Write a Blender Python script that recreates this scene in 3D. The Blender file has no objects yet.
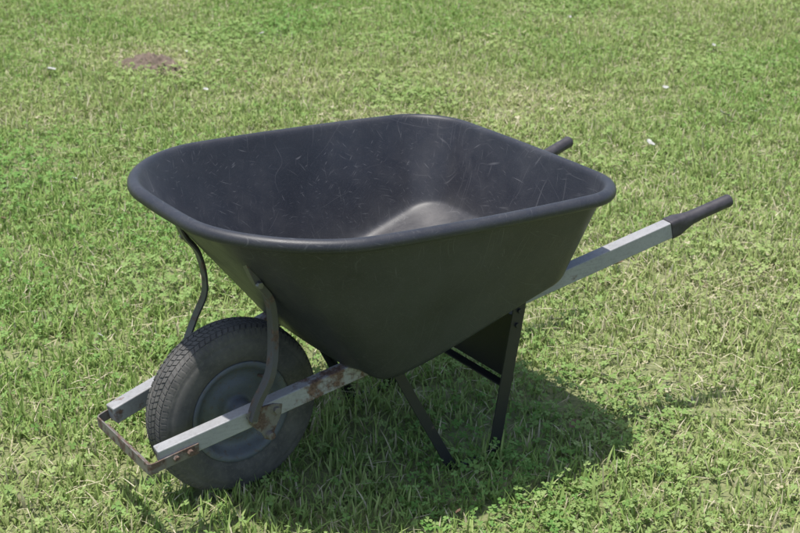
import bpy, bmesh, math, random
import numpy as np
from mathutils import Vector, Matrix, noise
random.seed(7)
scene=bpy.context.scene
scene.view_settings.view_transform='Standard'; scene.view_settings.look='None'; scene.view_settings.exposure=0

# ------------------------------------------------------------ camera
AZ,PI,F,CX,CY,CZ,RO=0.6075,0.3788,1435,-1.306,-2.519,1.649,0.0079
fw=Vector((math.sin(AZ)*math.cos(PI),math.cos(AZ)*math.cos(PI),-math.sin(PI)))
r=Vector((math.cos(AZ),-math.sin(AZ),0)); u=r.cross(fw)
r2=r*math.cos(RO)+u*math.sin(RO); u2=u*math.cos(RO)-r*math.sin(RO)
cd=bpy.data.cameras.new('camera'); cam=bpy.data.objects.new('camera',cd); scene.collection.objects.link(cam)
cam.matrix_world=Matrix((( r2.x,u2.x,-fw.x,CX),(r2.y,u2.y,-fw.y,CY),(r2.z,u2.z,-fw.z,CZ),(0,0,0,1)))
cd.sensor_width=22.3; cd.lens=F*22.3/800; cd.clip_end=1000; cd.clip_start=.05
cd.dof.use_dof=True; cd.dof.focus_distance=2.95; cd.dof.aperture_fstop=6.3
scene.camera=cam

# ------------------------------------------------------------ light
S=Vector((-.10,.02,.68)).normalized()
elev=math.asin(S.z)
w=bpy.data.worlds.new('World'); scene.world=w; w.use_nodes=True
nt=w.node_tree; bg=nt.nodes['Background']
sk=nt.nodes.new('ShaderNodeTexSky'); sk.sky_type='NISHITA'; sk.sun_disc=False
sk.sun_elevation=elev; sk.sun_rotation=math.atan2(S.x,S.y); sk.dust_density=2.0; sk.air_density=1.1
nt.links.new(sk.outputs[0],bg.inputs[0]); bg.inputs[1].default_value=.15
sl=bpy.data.lights.new('sun','SUN'); sl.energy=4.7; sl.angle=math.radians(.7); sl.color=(1,.965,.9)
so=bpy.data.objects.new('sun',sl); scene.collection.objects.link(so); so.location=(0,0,10)
so.rotation_euler=S.to_track_quat('Z','Y').to_euler()

# ------------------------------------------------------------ material helpers
class NT:
    def __init__(s,name):
        s.m=bpy.data.materials.new(name); s.m.use_nodes=True; s.t=s.m.node_tree; s.b=s.t.nodes['Principled BSDF']
        s.out=s.t.nodes['Material Output']
    def n(s,ty,**k):
        x=s.t.nodes.new(ty)
        for a,b in k.items(): setattr(x,a,b)
        return x
    def l(s,a,b): s.t.links.new(a,b)
    def setv(s,inp,v):
        if isinstance(v,bpy.types.NodeSocket): s.l(v,inp)
        else: inp.default_value=v
    def coord(s,kind='Object'): return s.n('ShaderNodeTexCoord').outputs[kind]
    def mapping(s,v,scale=(1,1,1),rot=(0,0,0),loc=(0,0,0)):
        x=s.n('ShaderNodeMapping'); s.l(v,x.inputs[0]); x.inputs['Scale'].default_value=scale; x.inputs['Rotation'].default_value=rot; x.inputs['Location'].default_value=loc
        return x.outputs[0]
    def noise(s,v,scale,detail=4,rough=.55,dist=0,out='Fac'):
        x=s.n('ShaderNodeTexNoise'); s.l(v,x.inputs['Vector']); x.inputs['Scale'].default_value=scale; x.inputs['Detail'].default_value=detail; x.inputs['Roughness'].default_value=rough; x.inputs['Distortion'].default_value=dist
        return x.outputs[out]
    def ramp(s,f,a,b,va=0.,vb=1.):
        x=s.n('ShaderNodeMapRange'); s.setv(x.inputs[0],f); x.inputs[1].default_value=a; x.inputs[2].default_value=b; x.inputs[3].default_value=va; x.inputs[4].default_value=vb
        return x.outputs[0]
    def math(s,op,a,b=0.):
        x=s.n('ShaderNodeMath',operation=op); s.setv(x.inputs[0],a); s.setv(x.inputs[1],b); return x.outputs[0]
    def mix(s,f,a,b):
        x=s.n('ShaderNodeMix',data_type='RGBA'); s.setv(x.inputs[0],f); s.setv(x.inputs[6],a); s.setv(x.inputs[7],b); return x.outputs[2]
    def bump(s,h,strength,dist):
        x=s.n('ShaderNodeBump'); s.l(h,x.inputs['Height']); x.inputs['Strength'].default_value=strength; x.inputs['Distance'].default_value=dist
        s.l(x.outputs[0],s.b.inputs['Normal'])
    def attr(s,nm,ty='GEOMETRY'):
        return s.n('ShaderNodeAttribute',attribute_name=nm,attribute_type=ty).outputs['Fac']
def C(r,g,b): return (r,g,b,1)

def mat_tray(name,inner):
    k=NT(name); co=k.coord()
    big=k.noise(co,4,5,.6); med=k.noise(co,22,4,.6)
    wn=k.noise(co,3.5,1,.5,0,'Color')
    sub=k.n('ShaderNodeVectorMath',operation='MULTIPLY_ADD'); k.l(wn,sub.inputs[0]); sub.inputs[1].default_value=(.16,.16,.16); k.l(co,sub.inputs[2])
    wco=sub.outputs[0]
    sc=None; rr=random.Random(4)
    scales=[(1.6,150,16),(2.6,240,22),(2.0,300,30),(1.1,130,12),(3.5,260,26),(1.4,200,18),(1.2,260,20)]
    for i in range(7):
        v=k.mapping(wco,(1,1,1),(rr.uniform(0,6.28),rr.uniform(0,6.28),rr.uniform(0,6.28)))
        v=k.mapping(v,scales[i],(0,0,0),(i*3.3,i*1.9,i*7.7))
        vo=k.n('ShaderNodeTexVoronoi',voronoi_dimensions='3D',feature='F1'); k.l(v,vo.inputs['Vector']); vo.inputs['Scale'].default_value=1
        line=k.ramp(vo.outputs['Distance'],.03,.16,1,0)
        sp=k.n('ShaderNodeSeparateXYZ'); k.l(vo.outputs['Color'],sp.inputs[0])
        line=k.math('MULTIPLY',line,k.math('POWER',k.ramp(sp.outputs[0],.0,1,.25,1),2.4))
        sc=line if sc is None else k.math('MAXIMUM',sc,line)
    for i in range(2):
        v=k.mapping(co,(1,1,1),(i*1.3,.7*i,.4)); v=k.mapping(v,(2.2,6.5,4),(0,0,0),(i*5,0,2))
        n=k.noise(v,1.,1,.4)
        line=k.ramp(k.math('ABSOLUTE',k.math('SUBTRACT',n,.52)),0,.0014,1,0)
        line=k.math('MULTIPLY',line,k.ramp(k.noise(co,9+i,2,.5),.5,.6,0,.6))
        sc=k.math('MAXIMUM',sc,line)
    fine=k.noise(co,300,3,.7)
    base=k.mix(k.ramp(big,.3,.75),C(.022,.023,.030),C(.042,.044,.055))
    base=k.mix(k.ramp(fine,.5,.8,0,.3),base,C(.11,.11,.12))
    dust=k.math('MULTIPLY',k.ramp(med,.35,.8),k.ramp(big,.35,.65))
    if inner:
        dd=k.math('MAXIMUM',k.math('MULTIPLY',dust,.35),k.math('MULTIPLY',k.attr('floor'),k.ramp(k.noise(co,13,6,.7),.3,.7,.1,.85)))
        base=k.mix(k.math('MULTIPLY',dd,.85),base,C(.155,.15,.15))
        k.l(k.mix(k.math('MULTIPLY',sc,.58),base,C(.25,.245,.255)),k.b.inputs['Base Color'])
    else:
        base=k.mix(k.math('MULTIPLY',dust,.16),base,C(.18,.175,.16))
        k.l(k.mix(k.math('MULTIPLY',sc,.5),base,C(.17,.17,.175)),k.b.inputs['Base Color'])
    k.l(k.math('ADD',k.ramp(med,.2,.8,.37,.52),k.math('MULTIPLY',sc,.1)),k.b.inputs['Roughness'])
    k.b.inputs['IOR'].default_value=1.52
    k.bump(k.math('ADD',k.noise(co,700,2,.5),k.math('MULTIPLY',sc,-.6)),.3,.0009)
    return k.m
m_in=mat_tray('black_poly_inner',True); m_outer=mat_tray('black_poly_outer',False)

RA,RB=C(.07,.042,.032),C(.18,.12,.09)
def mat_beam():
    k=NT('gray_painted_steel'); co=k.coord()
    sep=k.n('ShaderNodeSeparateXYZ'); k.l(co,sep.inputs[0]); x=sep.outputs[0]
    n=k.noise(co,26,6,.65); n2=k.noise(co,160,4,.6)
    a=k.math('MULTIPLY',k.ramp(x,0.0,.10,0,1),k.ramp(x,.22,.30,1,0))
    b=k.ramp(x,-.19,-.235,0,.6)
    zone=k.math('MAXIMUM',k.math('MAXIMUM',a,b),.10)
    rust=k.ramp(k.math('ADD',k.math('MULTIPLY',n,.8),k.math('MULTIPLY',zone,.22)),.54,.63)
    rc=k.mix(k.ramp(n2,.3,.7),RA,C(.24,.15,.11))
    paint=k.mix(k.ramp(k.noise(co,9,5,.6),.3,.7),C(.31,.31,.32),C(.41,.41,.415))
    paint=k.mix(k.ramp(n2,.5,.75,0,.45),paint,C(.2,.195,.18))
    paint=k.mix(k.ramp(k.noise(k.mapping(co,(2,14,60)),6,4,.7),.55,.72,0,.5),paint,C(.18,.175,.165))
    k.l(k.mix(rust,paint,rc),k.b.inputs['Base Color'])
    k.l(k.ramp(rust,0,1,.5,.85),k.b.inputs['Roughness'])
    k.bump(k.math('ADD',k.math('MULTIPLY',n2,.3),rust),.4,.0008)
    return k.m
m_beam=mat_beam()
def mat_rust(name,amount=.5,paint=(.03,.03,.032)):
    k=NT(name); co=k.coord()
    n=k.noise(co,30,6,.65); n2=k.noise(co,180,4,.6)
    rust=k.ramp(n,.72-amount*.5,.82-amount*.5)
    rc=k.mix(k.ramp(n2,.3,.7),RA,RB)
    k.l(k.mix(rust,C(*paint),rc),k.b.inputs['Base Color'])
    k.l(k.ramp(rust,0,1,.42,.85),k.b.inputs['Roughness'])
    k.bump(k.math('ADD',n2,rust),.35,.0008)
    return k.m
m_leg=mat_rust('black_painted_steel',.12,(.026,.026,.030))
m_brace=mat_rust('worn_dark_steel',.38,(.09,.087,.088))
m_rust=mat_rust('rusty_steel',.56,(.19,.175,.16))
def mat_tire():
    k=NT('dusty_rubber'); co=k.coord()
    n=k.noise(co,14,6,.65); n2=k.noise(co,120,4,.6)
    c=k.mix(k.ramp(n,.35,.7),C(.075,.073,.071),C(.145,.138,.13))
    c=k.mix(k.ramp(n2,.5,.8,0,.5),c,C(.21,.195,.165))
    k.l(c,k.b.inputs['Base Color']); k.b.inputs['Roughness'].default_value=.8
    k.bump(n2,.3,.001)
    return k.m
m_tire=mat_tire()
def mat_rim():
    k=NT('blue_gray_rim'); co=k.coord()
    n=k.noise(co,18,6,.65); n2=k.noise(co,120,4,.6)
    c=k.mix(k.ramp(n,.35,.7),C(.11,.125,.15),C(.17,.185,.21))
    c=k.mix(k.ramp(n2,.56,.66,0,.7),c,C(.14,.11,.09))
    c=k.mix(k.ramp(n,.62,.68,0,.8),c,C(.12,.08,.055))
    k.l(c,k.b.inputs['Base Color']); k.b.inputs['Roughness'].default_value=.5
    k.bump(n2,.2,.0006)
    return k.m
m_rim=mat_rim()
def mat_simple(name,c,rough,metal=0,sc=60):
    k=NT(name); co=k.coord(); n=k.noise(co,sc,5,.6)
    k.l(k.mix(k.ramp(n,.35,.7),C(*[v*.7 for v in c]),C(*[v*1.3 for v in c])),k.b.inputs['Base Color'])
    k.b.inputs['Roughness'].default_value=rough; k.b.inputs['Metallic'].default_value=metal
    k.bump(n,.2,.0005)
    return k.m
m_grip=mat_simple('grip_rubber',(.055,.05,.057),.55)
m_bolt=mat_simple('zinc_bolt',(.22,.215,.21),.5,.7)

# ------------------------------------------------------------ mesh helpers
root=bpy.data.objects.new('wheelbarrow',None); scene.collection.objects.link(root)
def mkobj(name,bm,mats,smooth=True,parent=root,recalc=True):
    if recalc: bmesh.ops.recalc_face_normals(bm,faces=bm.faces)
    me=bpy.data.meshes.new(name); bm.to_mesh(me); bm.free()
    for m in (mats if isinstance(mats,list) else [mats]): me.materials.append(m)
    if smooth: me.shade_smooth()
    ob=bpy.data.objects.new(name,me); scene.collection.objects.link(ob)
    if parent: ob.parent=parent
    return ob
def bevel(ob,wd,seg=2,ang=35):
    b=ob.modifiers.new('bevel','BEVEL'); b.width=wd; b.segments=seg; b.limit_method='ANGLE'; b.angle_limit=math.radians(ang)
    b.harden_normals=True
    return ob
def loft(bm,rings,close=True,cap=True):
    vs=[[bm.verts.new(p) for p in R] for R in rings]; n=len(rings[0])
    for a,b in zip(vs[:-1],vs[1:]):
        for i in range(n if close else n-1): bm.faces.new((a[i],a[(i+1)%n],b[(i+1)%n],b[i]))
    if cap:
        bm.faces.new(vs[0][::-1]); bm.faces.new(vs[-1])
    return vs
def frame(p,q,up=Vector((0,0,1))):
    d=(q-p).normalized(); s=d.cross(up).normalized(); t=s.cross(d); return d,s,t
def box_between(bm,p,q,wd,ht,up=Vector((0,0,1))):
    p=Vector(p);q=Vector(q);d,s,t=frame(p,q,up)
    R=[]
    for c in (p,q): R.append([c+s*a*wd/2+t*b*ht/2 for a,b in((-1,-1),(1,-1),(1,1),(-1,1))])
    loft(bm,R)
def cyl(bm,p,q,rad,n=24,rad2=None):
    p=Vector(p);q=Vector(q);d=(q-p).normalized()
    up=Vector((0,0,1)) if abs(d.z)<.9 else Vector((1,0,0))
    s=d.cross(up).normalized();t=s.cross(d); rad2=rad if rad2 is None else rad2
    loft(bm,[[c+(s*math.cos(2*math.pi*i/n)+t*math.sin(2*math.pi*i/n))*rr for i in range(n)] for c,rr in((p,rad),(q,rad2))])
def strip(bm,pts,wvec,th):
    pts=[Vector(p) for p in pts]; wv=Vector(wvec); R=[]
    for i,p in enumerate(pts):
        d=(pts[min(i+1,len(pts)-1)]-pts[max(i-1,0)]).normalized(); nn=d.cross(wv).normalized()*th/2
        R.append([p-wv/2-nn,p+wv/2-nn,p+wv/2+nn,p-wv/2+nn])
    loft(bm,R)
def smoothpath(pts,n=6):
    pts=[Vector(p) for p in pts]; out=[]
    P=[pts[0]]+pts+[pts[-1]]
    for i in range(1,len(P)-2):
        for j in range(n):
            t=j/n; a,b,c,d=P[i-1],P[i],P[i+1],P[i+2]
            out.append(.5*((2*b)+(c-a)*t+(2*a-5*b+4*c-d)*t*t+(3*b-a-3*c+d)*t**3))
    out.append(pts[-1]); return out

# ------------------------------------------------------------ tray
FX0,FX1,FWF,FWR=.195,.730,.260,.274
RX0,RX1,RWF,RWR=-.098,.792,.344,.352
def outline(x0,x1,wf,wr,rf,rr,bowf,bowr,bows,o=0.):
    x0-=o;x1+=o;wf+=o;wr+=o;rf+=o;rr+=o
    pts=[];na,ne=14,16
    corners=[((x1,-wr),rr,-90,),((x1,wr),rr,0),((x0,wf),rf,90),((x0,-wf),rf,180)]
    cs=[]
    for (cx,cy),rad,a0 in corners:
        ox=cx-rad*(1 if cx==x1 else -1); oy=cy-rad*(1 if cy>0 else -1)
        cs.append([(ox+rad*math.cos(math.radians(a0+90*i/na)),oy+rad*math.sin(math.radians(a0+90*i/na))) for i in range(na+1)])
    for i in range(4):
        pts+=cs[i]; a=cs[i][-1]; b=cs[(i+1)%4][0]
        for j in range(1,ne): pts.append((a[0]+(b[0]-a[0])*j/ne,a[1]+(b[1]-a[1])*j/ne))
    xm=(x0+x1)/2;out=[]
    for x,y in pts:
        W=wf+(wr-wf)*(x-x0)/(x1-x0); v=min(1,abs(y)/W); h=(x-xm)/((x1-x0)/2)
        bx=(bowr if h>0 else -bowf)*(1-v*v)*abs(h)**2
        by=bows*(1-h*h)*(1 if y>0 else -1)*v**2
        out.append((x+bx,y+by))
    return out
def zfl(x): return .336+.232*(x-.26)
def zrm(x): return .690-.036*(x+.156)/.96
def sstep(a,b,v):
    t=max(0,min(1,(v-a)/(b-a))); return t*t*(3-2*t)
def droop(x,y): return -.028*sstep(.80,.98,abs(y)/.262)*(1-sstep(.3,.72,x))
def ring(t,o=0.,dz=0.):
    a=outline(FX0,FX1,FWF,FWR,.085,.065,.012,.004,.003,o); b=outline(RX0,RX1,RWF,RWR,.235,.105,.028,.012,.024,o)
    P=[]
    for (ax,ay),(bx,by) in zip(a,b):
        z=(zfl(ax)+droop(ax,ay))*(1-t)+zrm(bx)*t+dz
        P.append(Vector((ax+(bx-ax)*t,ay+(by-ay)*t,z)))
    return P
def floor_ring(s,o,dz):
    P=ring(0,o,dz); cx=sum(p.x for p in P)/len(P)
    return [Vector((cx+(p.x-cx)*s,p.y*s,zfl(cx+(p.x-cx)*s)+droop(cx+(p.x-cx)*s,p.y*s)+dz)) for p in P]
bm=bmesh.new()
rings=[]
for s in (.03,.3,.6,.78,.86,.93): rings.append(floor_ring(s,0,.006))
rings.append(ring(0.02,0,.010))
for t in (.08,.17,.3,.45,.6,.75,.88,.96,.99): rings.append(ring(t,0,.006*(1-t)))
ninner=len(rings)
rings+= [ring(1,.004,.004),ring(1,.012,.006),ring(1,.022,.002),ring(1,.027,-.006),ring(1,.027,-.016),ring(1,.022,-.022),ring(1,.013,-.022),ring(.965,.009,-.0)]
for t in (.92,.88,.75,.6,.45,.3,.15,.06): rings.append(ring(t,.006,-.004*(1-t)))
rings.append(ring(0,.006,-.008))
for s in (.955,.86,.78,.6,.3,.03): rings.append(floor_ring(s,.0,-.006 if s>.9 else 0.0))
loft(bm,rings)
bm.faces.ensure_lookup_table()
n=len(rings[0])
for i,f in enumerate(bm.faces): f.material_index=0 if i<n*(ninner-1) else 1
tray=mkobj('tray',bm,[m_in,m_outer])
fl=[]
for k in range(len(rings)): fl+=[{0:1.,1:1.,2:1.,3:1.,4:1.,5:.85,6:.65,7:.5,8:.32,9:.12}.get(k,0.)]*n
tray.data.attributes.new('floor','FLOAT','POINT').data.foreach_set('value',fl)
ss=tray.modifiers.new('sub','SUBSURF'); ss.levels=1; ss.render_levels=2

# ------------------------------------------------------------ beams / handles
def bz(x): return .1964+.2298*(x+.2317)
def by(x): return .1136+.1239*(x+.2317)
for sgn,nm in((-1,'near'),(1,'far')):
    bm=bmesh.new(); p=Vector((-.235,sgn*by(-.235),bz(-.235))); q=Vector((1.05,sgn*by(1.05),bz(1.05)))
    box_between(bm,p,q,.032,.04)
    bevel(mkobj('handle_beam_'+nm,bm,m_beam),.003,2)
    d,s,t=frame(p,q); bm=bmesh.new(); R=[]
    L=(1.206-1.03)/d.x
    for a,wd,ht,rd,dz in((-.005,.0185,.0225,.0,0),(.02,.0185,.0225,.15,0),(.04,.0175,.020,.6,.001),(.06,.0165,.0175,1,.002),(.09,.0155,.016,1,.003),(.15,.0155,.0155,1,.003),(L-.015,.0155,.0155,1,.003),(L-.006,.016,.016,1,.003),(L-.001,.014,.014,1,.003),(L,.010,.010,1,.003)):
        c=p+d*((1.03-p.x)/d.x+a)+t*dz; rr=[]
        for i in range(32):
            an=2*math.pi*(i+.5)/32; ca,sa=math.cos(an),math.sin(an); m=max(abs(ca),abs(sa)); k=(1/m)*(1-rd)+rd
            k=min(k,1.32)
            rr.append(c+s*ca*k*wd+t*sa*k*ht)
        R.append(rr)
    loft(bm,R)
    bevel(mkobj('grip_'+nm,bm,m_grip),.001,1,50)

# front U bracket
bm=bmesh.new(); y0=by(-.235)+.016+.0025; xf=-.262
def fb(x,y,dz=0): return Vector((x,y,bz(x)-.009+dz))
path=[fb(-.155,-y0-.011),fb(-.20,-y0-.005),fb(-.250,-y0),fb(-.258,-y0+.002),fb(xf,-y0+.007),fb(xf,0),fb(xf,y0-.007),fb(-.258,y0-.002),fb(-.250,y0),fb(-.20,y0+.005),fb(-.155,y0+.011)]
strip(bm,path,(0,0,.024),.004)
bevel(mkobj('front_bracket',bm,m_rust),.0008,1)
bm=bmesh.new(); zb=fb(xf,0).z-.0135
box_between(bm,(xf+.012,-y0+.006,zb),(xf+.012,y0-.006,zb),.022,.003)
bevel(mkobj('front_bracket_flange',bm,m_rust),.0006,1)

# leg assembly
for sgn,nm in((-1,'near'),(1,'far')):
    bm=bmesh.new()
    T=Vector((.612,sgn*(by(.6)+.019),bz(.612))); B=Vector((.558,sgn*(by(.6)+.008),.008))
    box_between(bm,T,B,.034,.004,Vector((0,1,0)))
    box_between(bm,T+Vector((.0165,-sgn*.015,-.022)),B+Vector((.0165,-sgn*.013,0)),.004,.026,Vector((0,1,0)))
    box_between(bm,B+Vector((.017,-sgn*.003,-.004)),Vector((.43,sgn*(by(.6)-.006),.004)),.022,.005)
    T2=Vector((.285,sgn*(by(.285)+.018),bz(.285)-.005)); B2=Vector((.443,sgn*(by(.6)-.002),.008))
    box_between(bm,T2,B2,.024,.004,Vector((0,1,0)))
    box_between(bm,T2+Vector((.011,-sgn*.012,-.02)),B2+Vector((.011,-sgn*.010,0)),.004,.018,Vector((0,1,0)))
    bevel(mkobj('leg_'+nm,bm,m_leg),.0008,1)
    bm=bmesh.new()
    for tt in (.07,.16): 
        c=T.lerp(B,tt); cyl(bm,c,c+Vector((0,sgn*.007,0)),.006,6)
    bevel(mkobj('leg_bolts_'+nm,bm,m_leg),.0008,1)
bm=bmesh.new(); yy=by(.6)+.012
def lx(z): return .558+.054*(z/.39)+.013
box_between(bm,(lx(.265),-yy+.004,.265),(lx(.265),yy-.004,.265),.004,.166)
box_between(bm,(lx(.18)-.012,-yy+.004,.180),(lx(.18)-.012,yy-.004,.180),.024,.004)
box_between(bm,(lx(.35)-.012,-yy+.004,.35),(lx(.35)-.012,yy-.004,.35),.024,.004)
bevel(mkobj('leg_cross_panel',bm,m_leg),.0008,1)

# front braces
for sgn,nm in((-1,'near'),(1,'far')):
    bm=bmesh.new(); yt=.155; yb_=by(0)+.021
    pts=[(-.045,sgn*yt,.605),(-.022,sgn*yt,.55),(.010,sgn*(yt-.002),.50),(.020,sgn*(yt-.008),.42),(.0,sgn*(yb_+.004),.345),(-.03,sgn*yb_,.285),(-.046,sgn*yb_,.245)]
    pp=smoothpath(pts)
    strip(bm,pp,(0,.024,0),.005)
    strip(bm,[Vector((v.x+.006,v.y+sgn*.0095,v.z)) for v in pp],(.0,.004,0),.012)
    bevel(mkobj('tray_brace_'+nm,bm,m_brace),.0008,1)
    bm=bmesh.new(); cyl(bm,(-.016,sgn*(yt+.010),.545),(-.016,sgn*(yt+.020),.545),.008,6)
    bevel(mkobj('brace_bolt_'+nm,bm,m_bolt),.001,1)
    bm=bmesh.new(); ya=by(0)+.018; R=[]
    for yv in (sgn*(ya-.001),sgn*(ya+.003)):
        R.append([Vector((x,yv,z)) for x,z in((-.052,.262),(-.046,.236),(-.018,.207),(-.010,.191),(0,.186),(.010,.191),(.014,.206),(.030,.238),(.034,.262),(.012,.268),(-.03,.268))])
    loft(bm,R)
    for bx_ in(-.036,.018): cyl(bm,(bx_,sgn*(ya+.002),.25+bx_*.15),(bx_,sgn*(ya+.010),.25+bx_*.15),.008,6)
    cyl(bm,(0,sgn*(ya-.07),.2),(0,sgn*(ya+.016),.2),.0085,16)
    bevel(mkobj('axle_bracket_'+nm,bm,m_rust),.001,1)
    bm=bmesh.new()
    for bx_ in(-.205,-.175):
        yv=by(bx_)+.02; cyl(bm,(bx_,sgn*yv,bz(bx_)-.008),(bx_,sgn*(yv+.010),bz(bx_)-.008),.007,6)
    bevel(mkobj('bracket_bolts_'+nm,bm,m_rust),.001,1)

# ------------------------------------------------------------ wheel
def lathe(bm,prof,N=96,closed=False):
    R=[[Vector((rr*math.cos(2*math.pi*i/N),yy,.2+rr*math.sin(2*math.pi*i/N))) for i in range(N)] for yy,rr in prof]
    vs=loft(bm,R,True,False)
    if closed:
        a,b=vs[-1],vs[0]
        for i in range(N): bm.faces.new((a[i],a[(i+1)%N],b[(i+1)%N],b[i]))
half=[(.032,.104),(.037,.108),(.041,.116),(.0475,.130),(.0490,.134),(.0492,.137),(.0505,.146),(.0500,.158),(.0475,.168),(.0455,.171),(.0455,.175),(.042,.183),(.034,.1900),(.022,.1945),(.008,.196)]
prof=[(-a,b) for a,b in half]+[(a,b) for a,b in half[::-1]]
bm=bmesh.new(); lathe(bm,prof,128,True)
def surf(y):
    ya=abs(y); hs=half[::-1]
    for (a,b),(c,d) in zip(hs[:-1],hs[1:]):
        if a<=ya<=c and c>a: return b+(d-b)*(ya-a)/(c-a)
    return .196
def lug(a0,a1,y0,y1,h,sk=0.):
    vs=[]
    for rr in(-.002,h):
        tp=.92 if rr>0 else 1.
        ym=(y0+y1)/2;am=(a0+a1)/2
        for (a,y,s_) in((a0,y0,0),(a1,y0,0),(a1,y1,sk),(a0,y1,sk)):
            a_=am+(a-am)*tp+s_; y_=ym+(y-ym)*tp; R_=surf(y_)+rr
            vs.append(bm.verts.new((R_*math.cos(a_),y_,.2+R_*math.sin(a_))))
    for f in((0,1,2,3),(4,5,6,7),(0,1,5,4),(1,2,6,5),(2,3,7,6),(3,0,4,7)): bm.faces.new([vs[i] for i in f])
NL=86
for i in range(NL):
    a=2*math.pi*i/NL; st=2*math.pi/NL
    lug(a,a+st*.80,-.0064,.0064,.0024,st*.25)
    lug(a+st*.35,a+st*1.15,.0078,.0202,.0024,-st*.4); lug(a+st*.35,a+st*1.15,-.0202,-.0078,.0024,st*.4)
    lug(a,a+st*.80,.0215,.0332,.0023,st*.35); lug(a,a+st*.80,-.0332,-.0215,.0023,-st*.35)
    lug(a+st*.45,a+st*1.17,.0345,.0440,.0022); lug(a+st*.45,a+st*1.17,-.0440,-.0345,.0022)
mkobj('tire',bm,m_tire).data.set_sharp_from_angle(angle=math.radians(38))
bm=bmesh.new()
rp=[(-.034,.1035),(-.041,.1125),(-.0435,.1165),(-.0425,.119),(-.0445,.1175),(-.0455,.112),(-.043,.106),(-.037,.101),(-.030,.097),(-.022,.090),(-.019,.080),(-.022,.070),(-.026,.062),(-.0265,.050),(-.024,.038),(-.026,.030),(-.034,.027),(-.058,.0265),(-.060,.024),(-.060,.012)]
lathe(bm,rp,96); lathe(bm,[(-a,b) for a,b in rp],96)
mkobj('wheel_rim',bm,m_rim)
bm=bmesh.new(); cyl(bm,(0,-.125,.2),(0,.125,.2),.0085,20); cyl(bm,(.05,-.03,.27),(.058,-.055,.275),.004,10)
bevel(mkobj('axle',bm,m_rust),.001,1)

# ------------------------------------------------------------ ground
SPOTS=[(1.53,3.64,.2,.6),(.89,3.09,.22,.6),(1.25,-.45,.6,.26),(3.0,2.1,.8,.25),(.3,-.15,.5,-.35),(-.6,-.7,.4,.2),(2.6,1.0,.5,.16),(-.2,1.2,.9,-.08)]
def dryness(x,y):
    v=.35+.5*noise.noise(Vector((x*.55,y*.55,1.3)))+.5*noise.noise(Vector((x*1.7+4,y*1.7,5.)))+.4*noise.noise(Vector((x*4.5+4,y*4.5,9.)))
    for sx,sy,sr,sa in SPOTS:
        v+=sa*math.exp(-((x-sx)**2+(y-sy)**2)/(sr*sr))
    return v
def mat_ground():
    k=NT('soil_thatch'); g=k.n('ShaderNodeNewGeometry').outputs['Position']
    n2=k.noise(g,60,4,.7)
    c=k.mix(k.ramp(n2,.3,.7),C(.14,.18,.065),C(.30,.30,.15))
    k.l(c,k.b.inputs['Base Color']); k.b.inputs['Roughness'].default_value=.95
    k.bump(n2,.8,.01)
    return k.m
bm=bmesh.new()
bmesh.ops.create_grid(bm,x_segments=40,y_segments=40,size=300)
mkobj('ground',bm,mat_ground(),False,None,False)

def mat_blade(name,greens,strawf,trans=.25):
    k=NT(name)
    bv=k.attr('bv'); bh=k.attr('bh'); dryf=k.attr('dry','INSTANCER')
    green=k.mix(bv,C(*greens[0]),C(*greens[1]))
    yel=k.mix(bv,C(.36,.43,.15),C(.55,.55,.28))
    straw=k.mix(bv,C(.50,.45,.28),C(.70,.64,.47))
    c=k.mix(k.math('MULTIPLY',dryf,.8),green,yel)
    th=k.math('SUBTRACT',1-strawf,k.math('MULTIPLY',k.math('MULTIPLY',dryf,dryf),.30))
    c=k.mix(k.math('GREATER_THAN',k.attr('br'),th),c,straw)
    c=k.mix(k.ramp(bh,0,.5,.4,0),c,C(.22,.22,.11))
    d=k.n('ShaderNodeBsdfDiffuse'); tr=k.n('ShaderNodeBsdfTranslucent')
    k.l(c,d.inputs[0]); k.l(c,tr.inputs[0])
    m1=k.n('ShaderNodeMixShader'); m1.inputs[0].default_value=trans; k.l(d.outputs[0],m1.inputs[1]); k.l(tr.outputs[0],m1.inputs[2])
    k.l(m1.outputs[0],k.out.inputs[0]); return k.m
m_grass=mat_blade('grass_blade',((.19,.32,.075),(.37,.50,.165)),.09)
m_clover=mat_blade('clover_leaf',((.14,.28,.07),(.26,.43,.135)),.0)

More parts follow.
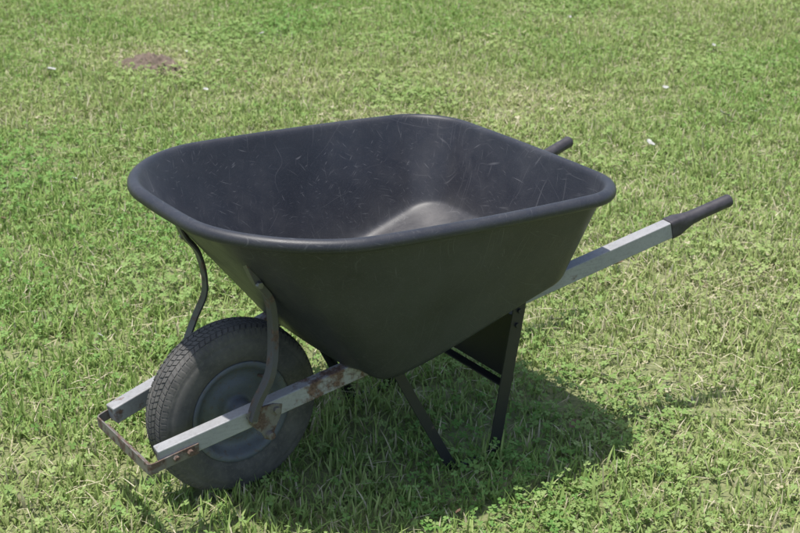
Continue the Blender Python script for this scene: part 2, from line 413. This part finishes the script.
def patch(name,nblade,nclover,nstraw,hmin,hmax,rad=.205):
    V=[];Fc=[];bv=[];bh=[];br=[];mid=[]
    def addv(p,h,a,b): V.append(p); bh.append(h); bv.append(a); br.append(b); return len(V)-1
    cen=[(rad*math.sqrt(random.random()),random.random()*6.283,random.uniform(.7,1.3)) for _ in range(34)]
    for i in range(nblade+nstraw):
        st=i>=nblade; hm=1.
        if random.random()<.25 and not st:
            cr,ca,hm=random.choice(cen); x=cr*math.cos(ca)+random.gauss(0,.014); y=cr*math.sin(ca)+random.gauss(0,.014)
        else:
            rr=rad*math.sqrt(random.random()); an=random.random()*6.283
            x,y=rr*math.cos(an),rr*math.sin(an)
        L=random.uniform(hmin,hmax)*hm*(1.3 if random.random()<.08 else 1); wd=random.uniform(.0013,.0031)
        lean=random.uniform(.15,1.25); dr=random.random()*6.283; a=random.random(); b=random.random(); z0=0
        if st: L=random.uniform(.03,.08); b=1.0; wd=.0012; z0=random.uniform(.008,.026)
        dx,dy=math.cos(dr),math.sin(dr); px,py=-dy,dx; P=Vector((x,y,z0)); prev=None
        nseg=2 if st else 3; tw=random.uniform(-.6,.6)
        for s in range(nseg+1):
            t=s/nseg; w_=wd*(1-t**2.2)
            ang=(lean*(.35+.85*t)) if not st else 1.4+.2*t
            if s>0: P=P+Vector((dx*math.sin(ang),dy*math.sin(ang),math.cos(ang)))*(L/nseg)
            hh=1 if st else t
            if s<nseg:
                cur=(addv((P.x-px*w_,P.y-py*w_,P.z),hh,a,b),addv((P.x+px*w_,P.y+py*w_,P.z+tw*w_),hh,a,b))
                if prev: Fc.append((prev[0],prev[1],cur[1],cur[0])); mid.append(0)
                prev=cur
            else:
                tip=addv(tuple(P),1,a,b); Fc.append((prev[0],prev[1],tip)); mid.append(0)
    for i in range(nclover):
        rr=rad*math.sqrt(random.random()); an=random.random()*6.283
        x,y=rr*math.cos(an),rr*math.sin(an); z=random.uniform(.012,.042); a=random.random(); b=random.random()*.9
        sz=random.uniform(.0042,.0090); a0=random.random()*6.283; tl=Vector((random.uniform(-.6,.6),random.uniform(-.6,.6),1)).normalized()
        e1=tl.orthogonal().normalized(); e2=tl.cross(e1)
        for q in range(3):
            th=a0+q*2.094; D=e1*math.cos(th)+e2*math.sin(th); W=tl.cross(D)
            c0=Vector((x,y,z)); ids=[]
            for (ll,ww,dz) in((0,0,0),(.5,.42,.12),(.95,.5,.16),(1.12,.1,.06),(.95,-.5,.16),(.5,-.42,.12)):
                ids.append(addv(tuple(c0+D*sz*ll*1.15+W*sz*ww*1.25+tl*sz*dz),1,a,b))
            Fc.append((ids[0],ids[1],ids[2],ids[3])); mid.append(1); Fc.append((ids[0],ids[3],ids[4],ids[5])); mid.append(1)
    me=bpy.data.meshes.new(name); me.from_pydata(V,[],Fc)
    me.materials.append(m_grass); me.materials.append(m_clover)
    me.polygons.foreach_set('material_index',mid)
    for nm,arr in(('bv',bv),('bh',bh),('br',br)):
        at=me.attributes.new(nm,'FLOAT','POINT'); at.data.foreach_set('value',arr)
    me.update(); return bpy.data.objects.new(name,me)
col=bpy.data.collections.new('lawn_grass_tufts')
pt=[patch('tuft_a',700,45,18,.02,.05),patch('tuft_b',680,70,15,.022,.056),patch('tuft_c',740,25,40,.015,.044),
    patch('tuft_d',620,40,85,.012,.036),patch('tuft_e',470,190,9,.02,.048),patch('tuft_f',390,290,7,.02,.045),patch('tuft_g',620,80,14,.028,.065),
    patch('tuft_h',90,6,60,.008,.025)]
for o in pt: col.objects.link(o)
pts=[];idx=[];rot=[];scl=[];dry=[]
step=.255
for X in np.arange(-6,12,step):
    for Y in np.arange(-5,13,step):
        x=X+random.uniform(-.055,.055); y=Y+random.uniform(-.055,.055)
        if math.hypot(x+1.3,y+2.5)>13: continue
        dv=dryness(x,y); n2_=noise.noise(Vector((x*.9+9,y*.9,7.)))-(.4 if dv>.8 else 0)+.35*math.exp(-((x-.35)**2+(y+.3)**2)/.3)
        rv=random.random()
        if n2_>.16 and rv<.6: k=random.choice((4,5,4))
        elif dv>.62 and rv<.75: k=random.choice((3,2,2))
        elif rv<.9: k=random.choice((0,1,2,0))
        else: k=random.choice((1,6,4))
        if math.hypot(x-1.53,y-3.64)<.12: k=7
        pts.append((x,y,0)); idx.append(k); rot.append((0,0,random.random()*6.283)); s=random.uniform(.95,1.15); scl.append((s,s,s*random.uniform(.8,1.1)*(1+.3*noise.noise(Vector((x*2.3,y*2.3,2.))))))
        dry.append(max(0,min(1,dv+random.uniform(-.1,.1))))
me=bpy.data.meshes.new('lawn_grass'); me.from_pydata(pts,[],[])
at=me.attributes.new('idx','INT','POINT'); at.data.foreach_set('value',idx)
at=me.attributes.new('dry','FLOAT','POINT'); at.data.foreach_set('value',dry)
for nm,arr in(('rot',rot),('scl',scl)):
    at=me.attributes.new(nm,'FLOAT_VECTOR','POINT'); at.data.foreach_set('vector',[c for v in arr for c in v])
lg=bpy.data.objects.new('lawn_grass',me); scene.collection.objects.link(lg)
ng=bpy.data.node_groups.new('scatter','GeometryNodeTree')
ng.interface.new_socket('Geometry',in_out='INPUT',socket_type='NodeSocketGeometry'); ng.interface.new_socket('Geometry',in_out='OUTPUT',socket_type='NodeSocketGeometry')
gi=ng.nodes.new('NodeGroupInput'); go=ng.nodes.new('NodeGroupOutput'); ip=ng.nodes.new('GeometryNodeInstanceOnPoints'); ci=ng.nodes.new('GeometryNodeCollectionInfo')
ci.inputs['Collection'].default_value=col; ci.inputs['Separate Children'].default_value=True; ci.inputs['Reset Children'].default_value=True
ip.inputs['Pick Instance'].default_value=True
def na(nm,ty):
    a=ng.nodes.new('GeometryNodeInputNamedAttribute'); a.data_type=ty; a.inputs['Name'].default_value=nm
    return next(o for o in a.outputs if o.name=='Attribute' and o.enabled)
ng.links.new(gi.outputs[0],ip.inputs['Points']); ng.links.new(ci.outputs[0],ip.inputs['Instance'])
ng.links.new(na('idx','INT'),ip.inputs['Instance Index']); ng.links.new(na('rot','FLOAT_VECTOR'),ip.inputs['Rotation']); ng.links.new(na('scl','FLOAT_VECTOR'),ip.inputs['Scale'])
ng.links.new(ip.outputs[0],go.inputs[0])
md=lg.modifiers.new('scatter','NODES'); md.node_group=ng

# ------------------------------------------------------------ dirt patch
bm=bmesh.new(); rings=[]
for j in range(13):
    f=j/12; R=[]
    for i in range(64):
        a=2*math.pi*i/64
        rr=.125*f*(1+.55*noise.noise(Vector((math.cos(a)*1.6,math.sin(a)*1.6,3)))+.3*noise.noise(Vector((math.cos(a)*6,math.sin(a)*6,8))))+.002
        x=rr*math.cos(a)*1.1; y=rr*math.sin(a)*1.5
        R.append(Vector((1.53+x,3.64+y,.040*(1-f**2.5)+.045*(1-f)**.5*noise.noise(Vector((x*38,y*38,0)))+.002)))
    rings.append(R)
loft(bm,rings,True,False)
mkobj('dirt_patch',bm,mat_simple('bare_soil',(.17,.13,.10),.95,0,40),True,None)

# ------------------------------------------------------------ fallen leaves
bm=bmesh.new()
spots=[(.775,-.26,.026,0),(2.55,1.33,.035,1),(1.06,3.71,.04,1),(.52,2.14,.025,1),(2.23,3.83,.04,1),(3.11,1.47,.03,1),(1.58,.46,.03,0),(.31,-.42,.012,0)]
rl=random.Random(11)
for _ in range(30): spots.append((rl.uniform(-1,4.5),rl.uniform(-.8,6),rl.uniform(.012,.024),rl.random()<.5))
for x,y,s,wt in spots:
    a=rl.uniform(0,6.28); T=Matrix.Translation((x,y,.036))@Matrix.Rotation(a,4,'Z')@Matrix.Rotation(rl.uniform(-.5,.5),4,'X')@Matrix.Rotation(rl.uniform(-.3,.3),4,'Y')
    N=7; rows=[]
    for i in range(N+1):
        t=i/N; wv=.34*math.sin(math.pi*min(1,t*.97+.03))**.8*(1+.2*math.sin(t*23+x*9)); zc=.25*(t-.5)**2
        rows.append([bm.verts.new(T@Vector(((t-.5)*s*1.6,q*wv*s*1.3,(zc+.18*q*q+.03*math.sin(9*t+q))*s))) for q in(-1,0,1)])
    for A,B in zip(rows[:-1],rows[1:]):
        for j in(0,1):
            f=bm.faces.new((A[j],A[j+1],B[j+1],B[j])); f.material_index=int(wt)
mkobj('fallen_leaves',bm,[mat_simple('brown_leaf',(.16,.10,.06),.7),mat_simple('pale_leaf',(.5,.5,.46),.6)],True,None,False)
